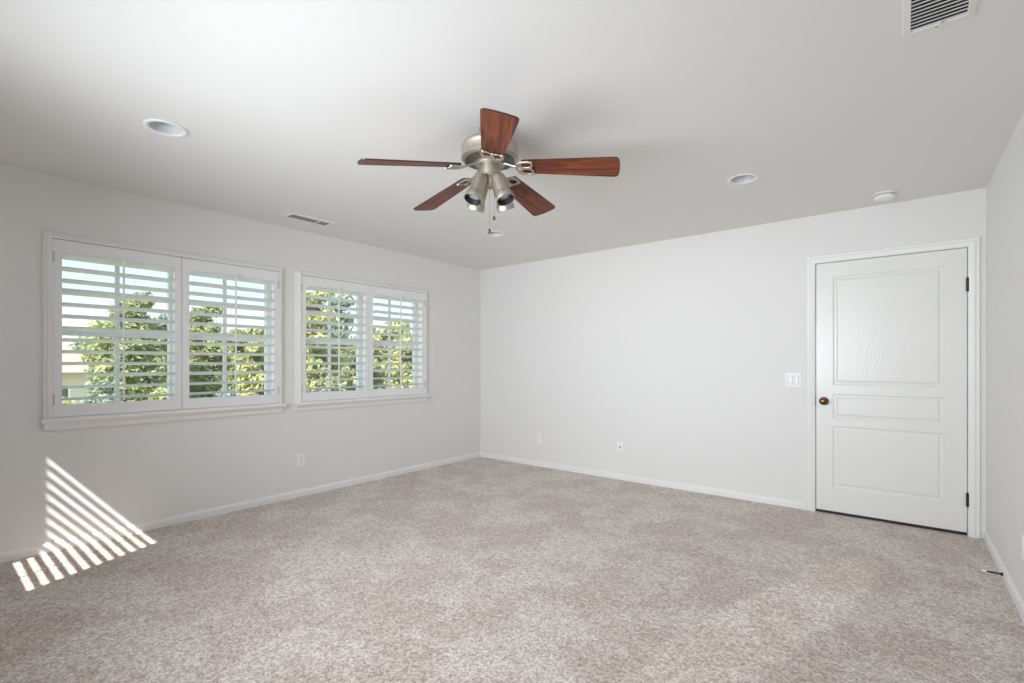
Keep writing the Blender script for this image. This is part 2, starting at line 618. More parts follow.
casing(mb, P)
trim = mb.build('trim_1', M['trim'], smooth=25)
tag(trim, 'white moulded casing framing the door', 'door casing', kind='structure')
mb = MB()   # jamb lining the opening plus stop
for (a, b) in ((DX0 - 0.022, DX0 - 0.004), (DX1 + 0.004, DX1 + 0.022)):
    mb.box(a, b, 0.0, 0.12, 0.0, DZ + 0.022)
mb.box(DX0 - 0.022, DX1 + 0.022, 0.0, 0.12, DZ + 0.004, DZ + 0.022)
mb.box(DX0 - 0.004, DX0 + 0.012, 0.045, 0.075, 0.0, DZ + 0.004)
mb.box(DX1 - 0.012, DX1 + 0.004, 0.045, 0.075, 0.0, DZ + 0.004)
mb.box(DX0, DX1, 0.045, 0.075, DZ - 0.012, DZ + 0.004)
mb.build('door_jamb', M['trim'], trim, smooth=0)
mb = MB()
mb.box(DX0 - 0.007, DX0 - 0.0035, -0.002, 0.02, 0.875, 0.945)
mb.build('strike_plate', M['bronze'], trim, smooth=0)

door = empty('door_1', ((DX0 + DX1) / 2, 0.0, 0.0))
tag(door, 'white three-panel door with brass knob at the right end of the back wall', 'door', kind='structure')
dx = (DX1 - DX0) / 2
PANELS = [(-0.340, 0.333, 1.046, 1.921), (-0.340, 0.333, 0.775, 0.972), (-0.340, 0.333, 0.217, 0.713)]
DB = 0.023
mb = MB()
slab_with_holes(mb, 'y', 0.001, 0.041, -dx, dx, DB, DZ, PANELS)
mb.build('door_slab', M['door'], door, smooth=0)
for (a, b, c, d) in PANELS:
    mb = MB()
    prof = [(0.0, 0.001), (0.005, 0.009), (0.012, 0.0115), (0.022, 0.0110), (0.032, 0.0040), (0.037, 0.0022)]
    rings = []
    for ins, h in prof:
        rings.append([mb.bm.verts.new(p) for p in ((a + ins, h, c + ins), (b - ins, h, c + ins), (b - ins, h, d - ins), (a + ins, h, d - ins))])
    for r0, r1 in zip(rings, rings[1:]):
        for q in range(4):
            mb.bm.faces.new((r0[q], r0[(q + 1) % 4], r1[(q + 1) % 4], r1[q]))
    mb.bm.faces.new(rings[-1])
    back = [mb.bm.verts.new((v.co.x, 0.036, v.co.z)) for v in rings[0]]
    for q in range(4):
        mb.bm.faces.new((rings[0][q], rings[0][(q + 1) % 4], back[(q + 1) % 4], back[q]))
    mb.bm.faces.new(back)
    mb.build('door_panel', M['door'], door, smooth=15)
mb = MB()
mb.box(-dx + 0.002, dx - 0.002, 0.003, 0.038, 0.003, DB)  # black strip painting in the shade of the gap below the door
mb.build('door_gap_shade', M['black'], door, smooth=0)
# brass knob
mb = MB()
mt = Matrix.Translation((3.806 - (DX0 + DX1) / 2, 0.001, 0.912)) @ Matrix.Rotation(PI / 2, 4, 'X')
mb.lathe([(0.033, 0.0), (0.033, 0.004), (0.029, 0.009), (0.013, 0.012), (0.011, 0.030), (0.015, 0.036), (0.025, 0.042),
          (0.029, 0.052), (0.028, 0.060), (0.022, 0.066), (0.010, 0.069), (0.0005, 0.0695)], 32, mt)
k = mb.build('door_knob', M['brass'], door, smooth=40)
k['label'] = 'dark antique brass round knob'
mb = MB()
mb.box(-dx - 0.0005, -dx + 0.0012, 0.006, 0.032, 0.885, 0.94)
mb.build('latch_plate', M['bronze'], door, smooth=0)
for z in (1.775, 0.255):
    mb = MB()
    mb.lathe([(0.0085, -0.047), (0.0085, 0.047)], 12, Matrix.Translation((dx + 0.003, -0.0075, z)))
    mb.lathe([(0.004, 0.047), (0.004, 0.053), (0.001, 0.056)], 12, Matrix.Translation((dx + 0.003, -0.0075, z)))
    mb.box(dx - 0.004, dx + 0.010, -0.003, 0.003, z - 0.045, z + 0.045)
    h = mb.build('hinge', M['bronze'], door, smooth=35)
    h['label'] = 'black bronze hinge'

# ------------------------------------------------------------------ windows in the left wall
XF = 0.030           # front face of the shutters
LP = 0.0777          # louver pitch


def make_window(idx, w, label):
    y0, y1, mid = w['y0'], w['y1'], w['mid']
    root = empty('window_%d' % idx, (0, (y0 + y1) / 2, WZ0))
    tag(root, label, 'window', kind='structure')
    oy, oz = (y0 + y1) / 2, WZ0

    def T(o):
        o.location = (0, -oy, -oz)
        return o
    # moulded casing (three sides above the sill reads as a mitred frame)
    b = MB()
    P = [(0.0, 0.0), (0.0, 0.016), (0.006, 0.024), (0.014, 0.026), (0.020, 0.036), (0.034, 0.042), (0.041, 0.040), (0.041, 0.0)]
    rect_ring(b, 'x', 0.0, y0 - 0.041, y1 + 0.041, WZ0 - 0.041, WZ1 + 0.041, P)
    T(b.build('window_casing', M['trim'], root, smooth=25))
    # lining of the opening
    b = MB()
    rect_ring(b, 'x', -0.13, y0 - 0.0, y1 + 0.0, WZ0 - 0.0, WZ1 + 0.0,
              [(0.012, 0.0), (0.0125, 0.13), (0.020, 0.13), (0.020, 0.0)])
    T(b.build('window_lining', M['trim'], root, smooth=0))
    # sill with nosing and apron
    b = MB()
    sz = WZ0 - 0.004
    b.prism([(0.0, sz - 0.028), (0.050, sz - 0.028), (0.056, sz - 0.022), (0.058, sz - 0.014), (0.056, sz - 0.006), (0.050, sz), (0.0, sz)], 'y', y0 - 0.050, y1 + 0.050)
    b.prism([(0.0, sz - 0.078), (0.020, sz - 0.078), (0.024, sz - 0.066), (0.024, sz - 0.05), (0.036, sz - 0.036), (0.042, sz - 0.028), (0.0, sz - 0.028)], 'y', y0 - 0.036, y1 + 0.036)
    T(b.build('window_sill', M['trim'], root, smooth=25))
    # two sash units with muntins
    gy = [(y0 + 0.02, mid - 0.012), (mid - 0.012, y1 - 0.02)]
    b = MB()
    xg0, xg1 = -0.130, -0.085
    for (a, c) in gy:
        rect_ring(b, 'x', xg0, a, c, WZ0 + 0.02, WZ1 - 0.02, [(0.0, 0.0), (0.0, 0.045), (0.030, 0.045), (0.038, 0.038), (0.038, 0.0)])
    T(b.build('window_frame', M['vinyl'], root, smooth=0))
    for (a, c) in gy:
        b = MB()
        my = (a + c) / 2 - 0.004
        b.box(-0.116, -0.100, my - 0.013, my + 0.013, WZ0 + 0.058, WZ1 - 0.058)
        for z, hh in ((1.717, 0.011), (1.143, 0.011)):
            b.box(-0.1155, -0.1005, a + 0.038, c - 0.038, z - hh, z + hh)
        b.box(-0.125, -0.092, a + 0.038, c - 0.038, 1.408, 1.446)
        T(b.build('muntin', M['vinyl'], root, smooth=0))
        b = MB()
        b.box(-0.110, -0.106, a + 0.036, c - 0.036, WZ0 + 0.056, WZ1 - 0.056)
        T(b.build('pane', M['glass'], root, smooth=0))
    return root


make_window(1, WIN[0], 'left white-cased double window with its sill, behind open shutters')
make_window(2, WIN[1], 'right white-cased double window with its sill, nearer the room corner')


def louver_section(w, t, n=14):
    return [(w / 2 * math.cos(2 * PI * k / n), t / 2 * math.sin(2 * PI * k / n)) for k in range(n)]


def make_shutter(width, oz0, oz1, pz0, pz1, st, nlv, z_first, pitch, tilt, hinge_side):
    """panel lies in the local yz plane: y 0..width, z from 0; x = depth, front face at x = 0.
    tilt > 0 lifts the room-side edge of the louvers"""
    root = empty('shutter_panel')
    th = 0.028
    b = MB()
    for (a, c) in ((0.0, st), (width - st, width)):
        b.box(-th, 0, a, c, 0, pz1 - pz0, 0.0025)
    b.box(-th + 0.001, -0.001, st - 0.002, width - st + 0.002, 0, oz0 - pz0, 0.0)
    b.box(-th + 0.001, -0.001, st - 0.002, width - st + 0.002, oz1 - pz0, pz1 - pz0, 0.0)
    b.build('panel_frame', M['shutter'], root, smooth=30)
    sec = louver_section(0.089, 0.0105)
    c, s = math.cos(tilt), math.sin(tilt)
    b = MB()
    b.prism([(u * c - v * s, u * s + v * c) for u, v in sec], 'y', st + 0.001, width - st - 0.001)
    lv = b.build('louver', M['shutter'], root, smooth=50)
    for i in range(nlv):
        o = lv if i == 0 else lv.copy()
        if i:
            COL.objects.link(o)
            o.parent = root
        o.location = (-th / 2, 0, z_first + i * pitch - pz0)
    # tilt rod hangs on the louvers' room-side edges
    rx = -th / 2 + 0.0445 * c + 0.0055
    dzr = 0.0445 * s
    b = MB()
    b.box(rx - 0.005, rx + 0.005, width / 2 - 0.0055, width / 2 + 0.0055, z_first + dzr - 0.03 - pz0, z_first + dzr + (nlv - 1) * pitch + 0.028 - pz0, 0.002)
    b.build('tilt_rod', M['shutter'], root, smooth=30)
    if hinge_side is not None:
        for hz in (0.115, pz1 - pz0 - 0.115):
            b = MB()
            hy = -0.001 if hinge_side == 0 else width + 0.001
            b.lathe([(0.0045, -0.036), (0.0045, 0.036)], 10, Matrix.Translation((0.004, hy, hz)))
            y_in = (hy, hy + 0.012) if hinge_side == 0 else (hy - 0.012, hy)
            b.box(-0.0005, 0.0025, y_in[0], y_in[1], hz - 0.034, hz + 0.034)
            b.build('hinge', M['hinge_shaded'], root, smooth=30)
    return root


OZ0, OZ1 = 0.949, 1.938
TILT = math.radians(13)
specs = [(WIN[0]['y0'], WIN[0]['mid'], 0, 'white louvered shutter panel, leftmost of the four, over the left half of the left window'),
         (WIN[0]['mid'], WIN[0]['y1'], 1, 'white louvered shutter panel over the right half of the left window'),
         (WIN[1]['y0'], WIN[1]['mid'], 0, 'white louvered shutter panel over the left half of the right window'),
         (WIN[1]['mid'], WIN[1]['y1'], 1, 'white louvered shutter panel, nearest the room corner, over the right half of the right window')]
for (a, c, hs, lab) in specs:
    wdt = c - a - 0.004
    r = make_shutter(wdt, OZ0, OZ1, WZ0 + 0.003, WZ1 - 0.003, 0.047, 13, 0.985, LP, TILT, hs)
    r.location = (XF, a + 0.002, WZ0 + 0.003)
    tag(r, lab, 'shutter', 'plantation shutter panels in the left wall windows')

# ------------------------------------------------------------------ sun window and added fill-lamp opening behind the camera
mb = MB()
rect_ring(mb, 'y', YR - 0.11, RS['x0'], RS['x1'], RS['z0'], RS['z1'], [(0.0, 0.0), (0.0, 0.11), (0.012, 0.11), (0.012, 0.0)])
w3 = mb.build('window_3', M['trim'], smooth=0)
tag(w3, 'small white-lined window behind the camera that lets the sun in', 'window', kind='structure')
mb = MB()
mb.box(RS['x0'] + 0.012, RS['x1'] - 0.012, YR - 0.112, YR - 0.108, RS['z0'] + 0.012, RS['z1'] - 0.012)
mb.build('pane', M['glass'], w3, smooth=0)
sx0, sx1 = 0.509, 1.104
wdt = sx1 - sx0 + 0.094
r = make_shutter(wdt, 1.128, 2.04, 1.03, 2.28, 0.047, 12, 1.149, 0.0778, math.radians(-36), None)
r.rotation_euler = (0, 0, PI / 2)
r.location = (sx1 + 0.047, YR + 0.004, 1.03)
tag(r, 'white louvered shutter panel in the window behind the camera', 'shutter')

mb = MB()
rect_ring(mb, 'y', YR - 0.13, RB['x0'], RB['x1'], RB['z0'], RB['z1'], [(0.0, 0.0), (0.0, 0.13), (0.03, 0.13), (0.03, 0.0)])
w4 = mb.build('window_4', M['trim'], smooth=0)  # frame added out of view around the fill lamp
tag(w4, 'unseen wide frame added around the fill lamp behind the camera', 'window', kind='structure')
mb = MB()
mb.box(RB['x0'] + 0.03, RB['x1'] - 0.03, YR - 0.085, YR - 0.08, RB['z0'] + 0.03, RB['z1'] - 0.03)
mb.lathe([(0.022, RB['x0'] + 0.03), (0.022, RB['x1'] - 0.03)], 16, Matrix.Translation((0, YR - 0.06, RB['z1'] - 0.055)) @ Matrix.Rotation(PI / 2, 4, 'Y'))
o = mb.build('rear_sun_block', M['sun_block'], smooth=30)  # added out of view to block the sun behind the fill lamp
tag(o, 'unseen white sheet added to keep the sun out behind the camera', 'shade')

# ------------------------------------------------------------------ ceiling fan
FX, FY = 2.625, -2.787
dvec = Vector((-0.62609, 0.77975, 0))
rvec = Vector((0.77975, 0.62609, 0))
fan = empty('ceiling_fan', (FX, FY, H))
tag(fan, 'brushed nickel ceiling fan with five reddish wood blades and four spotlights', 'ceiling fan')


def Z(z):
    return z - H


mb = MB()
mb.lathe([(0.058, Z(2.4399)), (0.058, Z(2.432)), (0.053, Z(2.418)), (0.040, Z(2.404)), (0.020, Z(2.397))], 40)
mb.build('canopy', M['nickel'], fan, smooth=40)
mb = MB()
mb.lathe([(0.014, Z(2.402)), (0.014, Z(2.360))], 20)
mb.build('downrod', M['nickel'], fan, smooth=40)
mb = MB()
mb.lathe([(0.030, Z(2.376)), (0.050, Z(2.374)), (0.110, Z(2.368)), (0.136, Z(2.361)), (0.1465, Z(2.348)), (0.1480, Z(2.338)), (0.1465, Z(2.334)),
          (0.1465, Z(2.292)), (0.1490, Z(2.288)), (0.1490, Z(2.281)), (0.142, Z(2.275)), (0.130, Z(2.272)), (0.074, Z(2.259)), (0.060, Z(2.259))], 56)
motor = mb.build('motor_housing', M['nickel'], fan, smooth=35)
# dark cooling slots on the sloping underside
mb = MB()
for k in range(40):
    a = 2 * PI * k / 40
    rot = Matrix.Rotation(a, 4, 'Z')
    q = []
    for (rr, ww) in ((0.084, 0.0034), (0.130, 0.0066)):
        zz = Z(2.259 + (rr - 0.074) / 0.056 * 0.013) - 0.0008
        q.append((rr, ww, zz))
    vs = [mb.bm.verts.new(rot @ Vector(p)) for p in
          ((q[0][0], -q[0][1], q[0][2]), (q[1][0], -q[1][1], q[1][2]), (q[1][0], q[1][1], q[1][2]), (q[0][0], q[0][1], q[0][2]))]
    v2 = [mb.bm.verts.new(v.co + Vector((0, 0, 0.002))) for v in vs]
    mb.bm.faces.new(vs)
    mb.bm.faces.new(v2[::-1])
    for i in range(4):
        mb.bm.faces.new((vs[i], vs[(i + 1) % 4], v2[(i + 1) % 4], v2[i]))
mb.build('cooling_slots', M['lamp_black'], motor, smooth=0)
# rotating ring the blade arms bolt to
mb = MB()
mb.lathe([(0.055, Z(2.262)), (0.070, Z(2.261)), (0.073, Z(2.257)), (0.073, Z(2.250)), (0.069, Z(2.246)), (0.050, Z(2.246))], 48)
mb.build('hub_ring', M['nickel'], fan, smooth=35)
mb = MB()
mb.lathe([(0.047, Z(2.249)), (0.049, Z(2.245)), (0.049, Z(2.200)), (0.055, Z(2.195)), (0.056, Z(2.188)), (0.050, Z(2.182)), (0.040, Z(2.178)), (0.034, Z(2.172)),
          (0.032, Z(2.168)), (0.033, Z(2.142)), (0.026, Z(2.134)), (0.008, Z(2.131)), (0.002, Z(2.130))], 40)
mb.build('switch_housing', M['nickel'], fan, smooth=35)


def blade_outline():
    pts = []
    r0, r1, w0, w1 = 0.165, 0.660, 0.055, 0.0785
    # root end, slightly rounded
    for k in range(7):
        a = PI / 2 + PI * k / 6
        pts.append((r0 + 0.014 + 0.014 * math.cos(a), w0 * 0.98 * (1 if k < 3 else -1 if k > 3 else 0) if k in (0, 6) else w0 * math.sin(a) * (0.98 if k in (0, 6) else 0.93)))
    cr = 0.026
    for k in range(7):
        a = -PI / 2 + PI / 2 * k / 6
        pts.append((r1 - cr + cr * math.cos(a), -w1 + cr + cr * math.sin(a)))
    pts.append((r1 + 0.004, -0.02))
    pts.append((r1 + 0.004, 0.02))
    for k in range(7):
        a = PI / 2 * k / 6
        pts.append((r1 - cr + cr * math.cos(a), w1 - cr + cr * math.sin(a)))
    return pts


def make_blade_arm():
    arm = MB()

    def q(x):
        return 0.142 + (x - 0.142) * 0.80
    # stem from the hub ring out and down to the blade
    arm.tube([(0.066, 0, 0.016), (0.090, 0, 0.014), (0.115, 0, 0.006), (0.140, 0, -0.002), (0.165, 0, -0.006)], [0.012, 0.010, 0.0085, 0.008, 0.008], 10, 0.6)
    # two loops forming an open leaf under the blade root
    for s in (1, -1):
        lp = []
        for k in range(19):
            t = k / 18
            a = PI * 2 * t
            lp.append((q(0.198 - 0.048 * math.cos(a) + 0.012 * math.sin(a) ** 2), s * (0.0275 + 0.024 * math.sin(a)), -0.007))
        arm.tube(lp[:-1], 0.0058, 8, 0.75, closed=True)
    # outer swept rails
    for s in (1, -1):
        arm.tube([(0.142, 0, -0.004), (q(0.158), s * 0.026, -0.006), (q(0.186), s * 0.046, -0.007), (q(0.222), s * 0.052, -0.007), (q(0.252), s * 0.046, -0.007)],
                 [0.008, 0.0075, 0.007, 0.0065, 0.005], 8, 0.75)
    arm.tube([(q(0.150), 0, -0.006), (q(0.205), 0, -0.007), (q(0.236), 0, -0.007)], 0.0062, 8, 0.75)
    for (x, y) in ((q(0.236), 0.0), (q(0.246), 0.046), (q(0.246), -0.046)):
        arm.lathe([(0.008, -0.012), (0.009, -0.009), (0.009, -0.004)], 12, Matrix.Translation((x, y, 0)))
    return arm


theta0 = math.radians(6)
blade_z = 2.243
DROOP = [5.3, 5.2, 5.2, 6.3, 7.6]
PITCH = [-11.5, -12.0, -12.5, -12.5, -12.5]
proto = None
for k in range(5):
    th = theta0 + math.radians(72) * k
    o = -dvec * math.cos(th) + rvec * math.sin(th)
    ang = math.atan2(o.y, o.x)
    rotm = Matrix.Rotation(ang, 4, 'Z') @ Matrix.Rotation(math.radians(DROOP[k]), 4, 'Y') @ Matrix.Rotation(math.radians(PITCH[k]), 4, 'X')
    if proto is None:
        arm_me = make_blade_arm().build('blade_arm', M['nickel'], fan, smooth=45)
        b = MB()
        b.prism(blade_outline(), 'z', 0.0, 0.007)
        bl = b.build('blade', [M['wood'], M['wood_edge']], fan, smooth=30)
        for p in bl.data.polygons:
            if abs(p.normal.z) < 0.5:
                p.material_index = 1
        proto = (arm_me, bl)
        aa, bb = proto
    else:
        aa, bb = proto[0].copy(), proto[1].copy()
        COL.objects.link(aa)
        COL.objects.link(bb)
        aa.parent = fan
        bb.parent = fan
    for q in (aa, bb):
        q.matrix_local = Matrix.Translation((0, 0, Z(blade_z))) @ rotm

# four spotlights
for k in range(4):
    a = math.radians(45 + 90 * k)
    o = -dvec * math.cos(a) + rvec * math.sin(a)
    top_p = Vector((o.x * 0.056, o.y * 0.056, Z(2.182)))
    end_p = Vector((o.x * 0.118, o.y * 0.118, Z(2.043)))
    axis = (end_p - top_p).normalized()
    L = (end_p - top_p).length
    q = axis.to_track_quat('Z', 'Y').to_matrix().to_4x4()
    mt = Matrix.Translation(top_p) @ q
    b = MB()
    b.lathe([(0.006, -0.004), (0.024, 0.0), (0.033, 0.008), (0.0375, 0.022), (0.0385, L - 0.054), (0.0400, L - 0.046), (0.0405, L - 0.040), (0.0440, L - 0.035), (0.0470, L - 0.028),
             (0.0480, L - 0.004), (0.0470, L), (0.0440, L), (0.0440, L - 0.002), (0.0440, L - 0.030), (0.0360, L - 0.040)], 36, mt, True, False)
    sh = b.build('lamp_shade', M['nickel'], fan, smooth=40)
    b = MB()
    b.lathe([(0.0438, L - 0.0012), (0.0425, L - 0.0012), (0.0415, L - 0.026), (0.0345, L - 0.036), (0.001, L - 0.038)], 36, mt, False, False)
    b.build('lamp_baffle', M['lamp_black'], sh, smooth=40)
    b = MB()
    b.lathe([(0.014, L - 0.037), (0.031, L - 0.033), (0.0335, L - 0.026), (0.030, L - 0.022), (0.015, L - 0.019), (0.001, L - 0.018)], 32, mt)
    bu = b.build('bulb', M['bulb'], sh, smooth=50)
    bu['label'] = 'frosted silver reflector bulb'
    b = MB()
    b.tube([(o.x * 0.024, o.y * 0.024, Z(2.160)), (o.x * 0.034, o.y * 0.034, Z(2.166)), (o.x * 0.046, o.y * 0.046, Z(2.166))], 0.008, 10)
    b.build('swivel', M['nickel'], sh, smooth=40)

# pull chains
for (off, zt, zb) in ((-0.002, 2.134, 1.905), (0.022, 2.138, 1.972)):
    p = rvec * off - dvec * 0.016
    b = MB()
    n = int((zt - zb) / 0.0045)
    for i in range(n):
        z = zt - 0.0045 * i
        b.lathe([(0.0005, 0.0018), (0.0016, 0.0008), (0.0016, -0.0008), (0.0005, -0.0018)], 6, Matrix.Translation((p.x, p.y, Z(z))))
    b.tube([(p.x, p.y, Z(zt)), (p.x, p.y, Z(zb))], 0.0007, 6)
    ch = b.build('pull_chain', M['chain'], fan, smooth=50)
    b = MB()
    b.lathe([(0.001, 0.012), (0.004, 0.010), (0.005, 0.005), (0.0085, 0.0), (0.0085, -0.005), (0.005, -0.011), (0.001, -0.013)], 16, Matrix.Translation((p.x, p.y, Z(zb))))
    b.build('chain_fob', M['nickel_dark'], ch, smooth=50)

# ------------------------------------------------------------------ recessed lights
CLAB = ['unlit white recessed ceiling light nearest the left window',
        'unlit white recessed ceiling light above the door, left of the smoke detector',
        'unlit white recessed ceiling light seen just below the fan\'s pull chains',
        'unlit white recessed ceiling light out of view above the camera']
for i, (cx, cy) in enumerate(CANS):
    root = empty('recessed_light', (cx, cy, H))
    tag(root, CLAB[i], 'ceiling light', 'recessed ceiling lights')
    b = MB()
    b.lathe([(0.076, -0.0005), (0.096, -0.0005), (0.097, -0.003), (0.093, -0.0055), (0.080, -0.0065), (0.075, -0.004), (0.074, 0.0)], 48, None, False, False)
    b.build('trim_ring', M['plastic'], root, smooth=40)
    b = MB()
    b.lathe([(0.0752, -0.003), (0.072, 0.02), (0.066, 0.06), (0.058, 0.085), (0.0005, 0.0851)], 48, None, False, False)
    b.build('baffle', M['baffle'], root, smooth=40)
    b = MB()
    b.lathe([(0.030, 0.084), (0.046, 0.070), (0.053, 0.052), (0.046, 0.045), (0.02, 0.042), (0.001, 0.0415)], 36)
    b.build('bulb', M['lens'], root, smooth=50)

# ------------------------------------------------------------------ smoke detector
sm = empty('smoke_detector', (4.205, -0.300, H))
tag(sm, 'round white smoke detector on the ceiling above the door', 'smoke detector')
b = MB()
b.lathe([(0.066, -0.0003), (0.066, -0.006), (0.062, -0.010), (0.055, -0.011), (0.055, -0.020)], 40)
b.build('mounting_base', M['plastic'], sm, smooth=30)
b = MB()
b.lathe([(0.050, -0.016), (0.050, -0.020), (0.062, -0.022), (0.063, -0.030), (0.058, -0.039), (0.045, -0.044), (0.015, -0.046), (0.001, -0.0462)], 40)
b.build('cover', M['plastic'], sm, smooth=30)
b = MB()
for k in range(24):
    a = 2 * PI * k / 24
    b.box(0.053, 0.0565, -0.0045, 0.0045, -0.0195, -0.0125, 0.0, Matrix.Rotation(a, 3, 'Z'))
b.build('sensing_slots', M['grille_grey'], sm, smooth=0)


# ------------------------------------------------------------------ ceiling vents
def vent(name, loc, lx, ly, border, slat_axis, nslat, label, slat_mat, depth, lever):
    root = empty(name, loc)
    tag(root, label, 'air vent', 'ceiling air vents')
    b = MB()
    rect_ring(b, 'z', 0.0, -lx / 2, lx / 2, -ly / 2, ly / 2,
              [(0.0, -0.0003), (0.0, -0.003), (0.004, -0.007), (border - 0.004, -0.011), (border, -0.010), (border, -0.0003)])
    b.build('frame', M['grille'], root, smooth=20)
    b = MB()
    b.box(-lx / 2 + border - 0.002, lx / 2 - border + 0.002, -ly / 2 + border - 0.002, ly / 2 - border + 0.002, -0.0012, -0.0004)
    b.build('duct_opening', M['dark'], root, smooth=0)
    ix, iy = lx - 2 * border, ly - 2 * border
    sl = None
    for k in range(nslat):
        if sl is None:
            b = MB()
            if slat_axis == 'x':
                b.box(-ix / 2, ix / 2, -depth / 2, depth / 2, -0.0006, 0.0006, 0, Matrix.Rotation(math.radians(16), 3, 'X'))
            else:
                b.box(-depth / 2, depth / 2, -iy / 2, iy / 2, -0.0006, 0.0006, 0, Matrix.Rotation(math.radians(-30), 3, 'Y'))
            sl = b.build('slat', slat_mat, root, smooth=0)
            o = sl
        else:
            o = sl.copy()
            COL.objects.link(o)
            o.parent = root
        t = (k + 0.5) / nslat - 0.5
        o.location = (0, t * iy, -0.0063) if slat_axis == 'x' else (t * ix, 0, -0.0063)
    if lever:
        b = MB()
        b.box(-0.004, 0.004, -0.012, 0.012, -0.017, -0.011, 0.0015)
        o = b.build('damper_lever', M['grille'], root, smooth=30)
        o.location = (0.004, ly / 2 - border - 0.012, 0)
        b = MB()
        b.lathe([(0.004, -0.0085), (0.0035, -0.0125), (0.001, -0.0135)], 12)
        o = b.build('screw', M['chain'], root, smooth=40)
        o.location = (-0.004, ly / 2 - border * 0.5, 0)
    elif slat_axis == 'y':
        b = MB()
        b.box(-ix / 2, ix / 2, -0.006, 0.006, -0.0115, -0.009)
        o = b.build('crossbar', M['grille'], root, smooth=0)
        o.location = (0, iy * 0.22, 0)
    return root


big = vent('air_vent', (4.397, -2.556, H), 0.200, 0.400, 0.024, 'x', 16,
           'large white louvered air vent at the top right of the ceiling', M['grille'], 0.0135, True)
vent('air_vent', (0.398, -2.567, H), 0.145, 0.385, 0.026, 'y', 7,
     'small grey-slatted air vent on the ceiling near the left windows', M['grille_grey'], 0.014, False)


# ------------------------------------------------------------------ outlets, switch
def wall_plate(name, loc, rz, w, h, label, cat, kind, group=None):
    """plate lies in local xz, front face towards local -y"""
    root = empty(name, loc, rz)
    tag(root, label, cat, group)
    b = MB()
    b.box(-w / 2, w / 2, -0.006, -0.0003, -h / 2, h / 2, 0.0022)
    b.build('cover_plate', M['plastic'], root, smooth=30)
    if kind == 'duplex':
        for s in (1, -1):
            b = MB()
            n = 20
            ol = []
            for k in range(n):
                a = 2 * PI * k / n
                ol.append((0.0165 * math.cos(a), max(-0.0125, min(0.0125, 0.0165 * math.sin(a)))))
            b.prism(ol, 'y', -0.0085, -0.005)
            f = b.build('receptacle', M['plastic'], root, smooth=30)
            f.location = (0, 0, 0.0195 * s)
            b = MB()
            b.box(-0.0075, -0.0052, -0.0089, -0.0080, -0.0015, 0.0065)
            b.box(0.0052, 0.0075, -0.0089, -0.0080, -0.0005, 0.0060)
            b.lathe([(0.0024, -0.0089), (0.0024, -0.0080)], 12, Matrix.Translation((0, 0, -0.0065)) @ Matrix.Rotation(-PI / 2, 4, 'X'))
            b.build('slots', M['dark'], f, smooth=0)
        b = MB()
        b.lathe([(0.003, 0.005), (0.0025, 0.0072), (0.0005, 0.0076)], 12, Matrix.Rotation(PI / 2, 4, 'X'))
        b.build('screw', M['chain'], root, smooth=40)
    elif kind == 'coax':
        b = MB()
        b.lathe([(0.0075, 0.005), (0.0075, 0.008), (0.005, 0.008), (0.005, 0.016), (0.001, 0.016)], 16, Matrix.Rotation(PI / 2, 4, 'X'))
        b.build('cable_jack', M['bronze'], root, smooth=30)
        for s in (1, -1):
            b = MB()
            b.lathe([(0.003, 0.005), (0.0025, 0.0072), (0.0005, 0.0076)], 12, Matrix.Translation((0, 0, s * 0.042)) @ Matrix.Rotation(PI / 2, 4, 'X'))
            b.build('screw', M['chain'], root, smooth=40)
    else:
        for s in (1, -1):
            b = MB()
            rect_ring(b, 'y', 0.0, -0.0185, 0.0185, -0.0350, 0.0350, [(0, -0.005), (0.001, -0.0075), (0.0028, -0.0075), (0.0036, -0.005)])
            f = b.build('switch_frame', M['plastic_gap'], root, smooth=0)
            f.location = (0.023 * s, 0, 0)
            b = MB()
            b.prism([(-0.005, -0.0312), (-0.0095, -0.0312), (-0.0070, 0.0), (-0.0060, 0.0312), (-0.005, 0.0312)], 'x', -0.0148, 0.0148)
            f = b.build('rocker', M['plastic'], root, smooth=20)
            f.location = (0.023 * s, 0, 0)
    return root


wall_plate('light_switch', (3.588, 0, 1.080), 0.0, 0.118, 0.118, 'white double rocker light switch on the wall left of the door', 'light switch', 'switch')
wall_plate('power_outlet', (0.956, 0, 0.336), 0.0, 0.072, 0.116, 'white power outlet low on the back wall, near the room corner', 'outlet', 'duplex', 'power outlets')
wall_plate('cable_outlet', (1.995, 0, 0.340), 0.0, 0.070, 0.114, 'white cable outlet with one dark jack low on the back wall', 'outlet', 'coax')
wall_plate('power_outlet', (0, -2.432, 0.334), PI / 2, 0.076, 0.124, 'white power outlet low on the left wall below the gap between the windows', 'outlet', 'duplex', 'power outlets')
wall_plate('power_outlet', (W, -1.312, 0.334), -PI / 2, 0.072, 0.116, 'white power outlet low on the right wall at the right edge', 'outlet', 'duplex', 'power outlets')

# ------------------------------------------------------------------ door stop
st = empty('door_stop', (W - 0.0141, -0.830, 0.032))
tag(st, 'black spring door stop with a white tip on the right baseboard', 'door stop')
b = MB()
mt = Matrix.Rotation(-PI / 2, 4, 'Y')
b.lathe([(0.010, 0.0), (0.010, 0.004), (0.0055, 0.012), (0.0045, 0.016), (0.0045, 0.070)], 16, mt)
for k in range(14):
    b.lathe([(0.0045, 0.0165 + k * 0.0038), (0.0056, 0.018 + k * 0.0038), (0.0045, 0.0195 + k * 0.0038)], 12, mt, False, False)
b.build('spring', M['black'], st, smooth=40)
b = MB()
b.lathe([(0.0070, 0.066), (0.0080, 0.070), (0.0080, 0.084), (0.005, 0.089), (0.0005, 0.0895)], 16, mt)
t = b.build('tip', M['rubber_tip'], st, smooth=40)
t['label'] = 'white rubber tip'

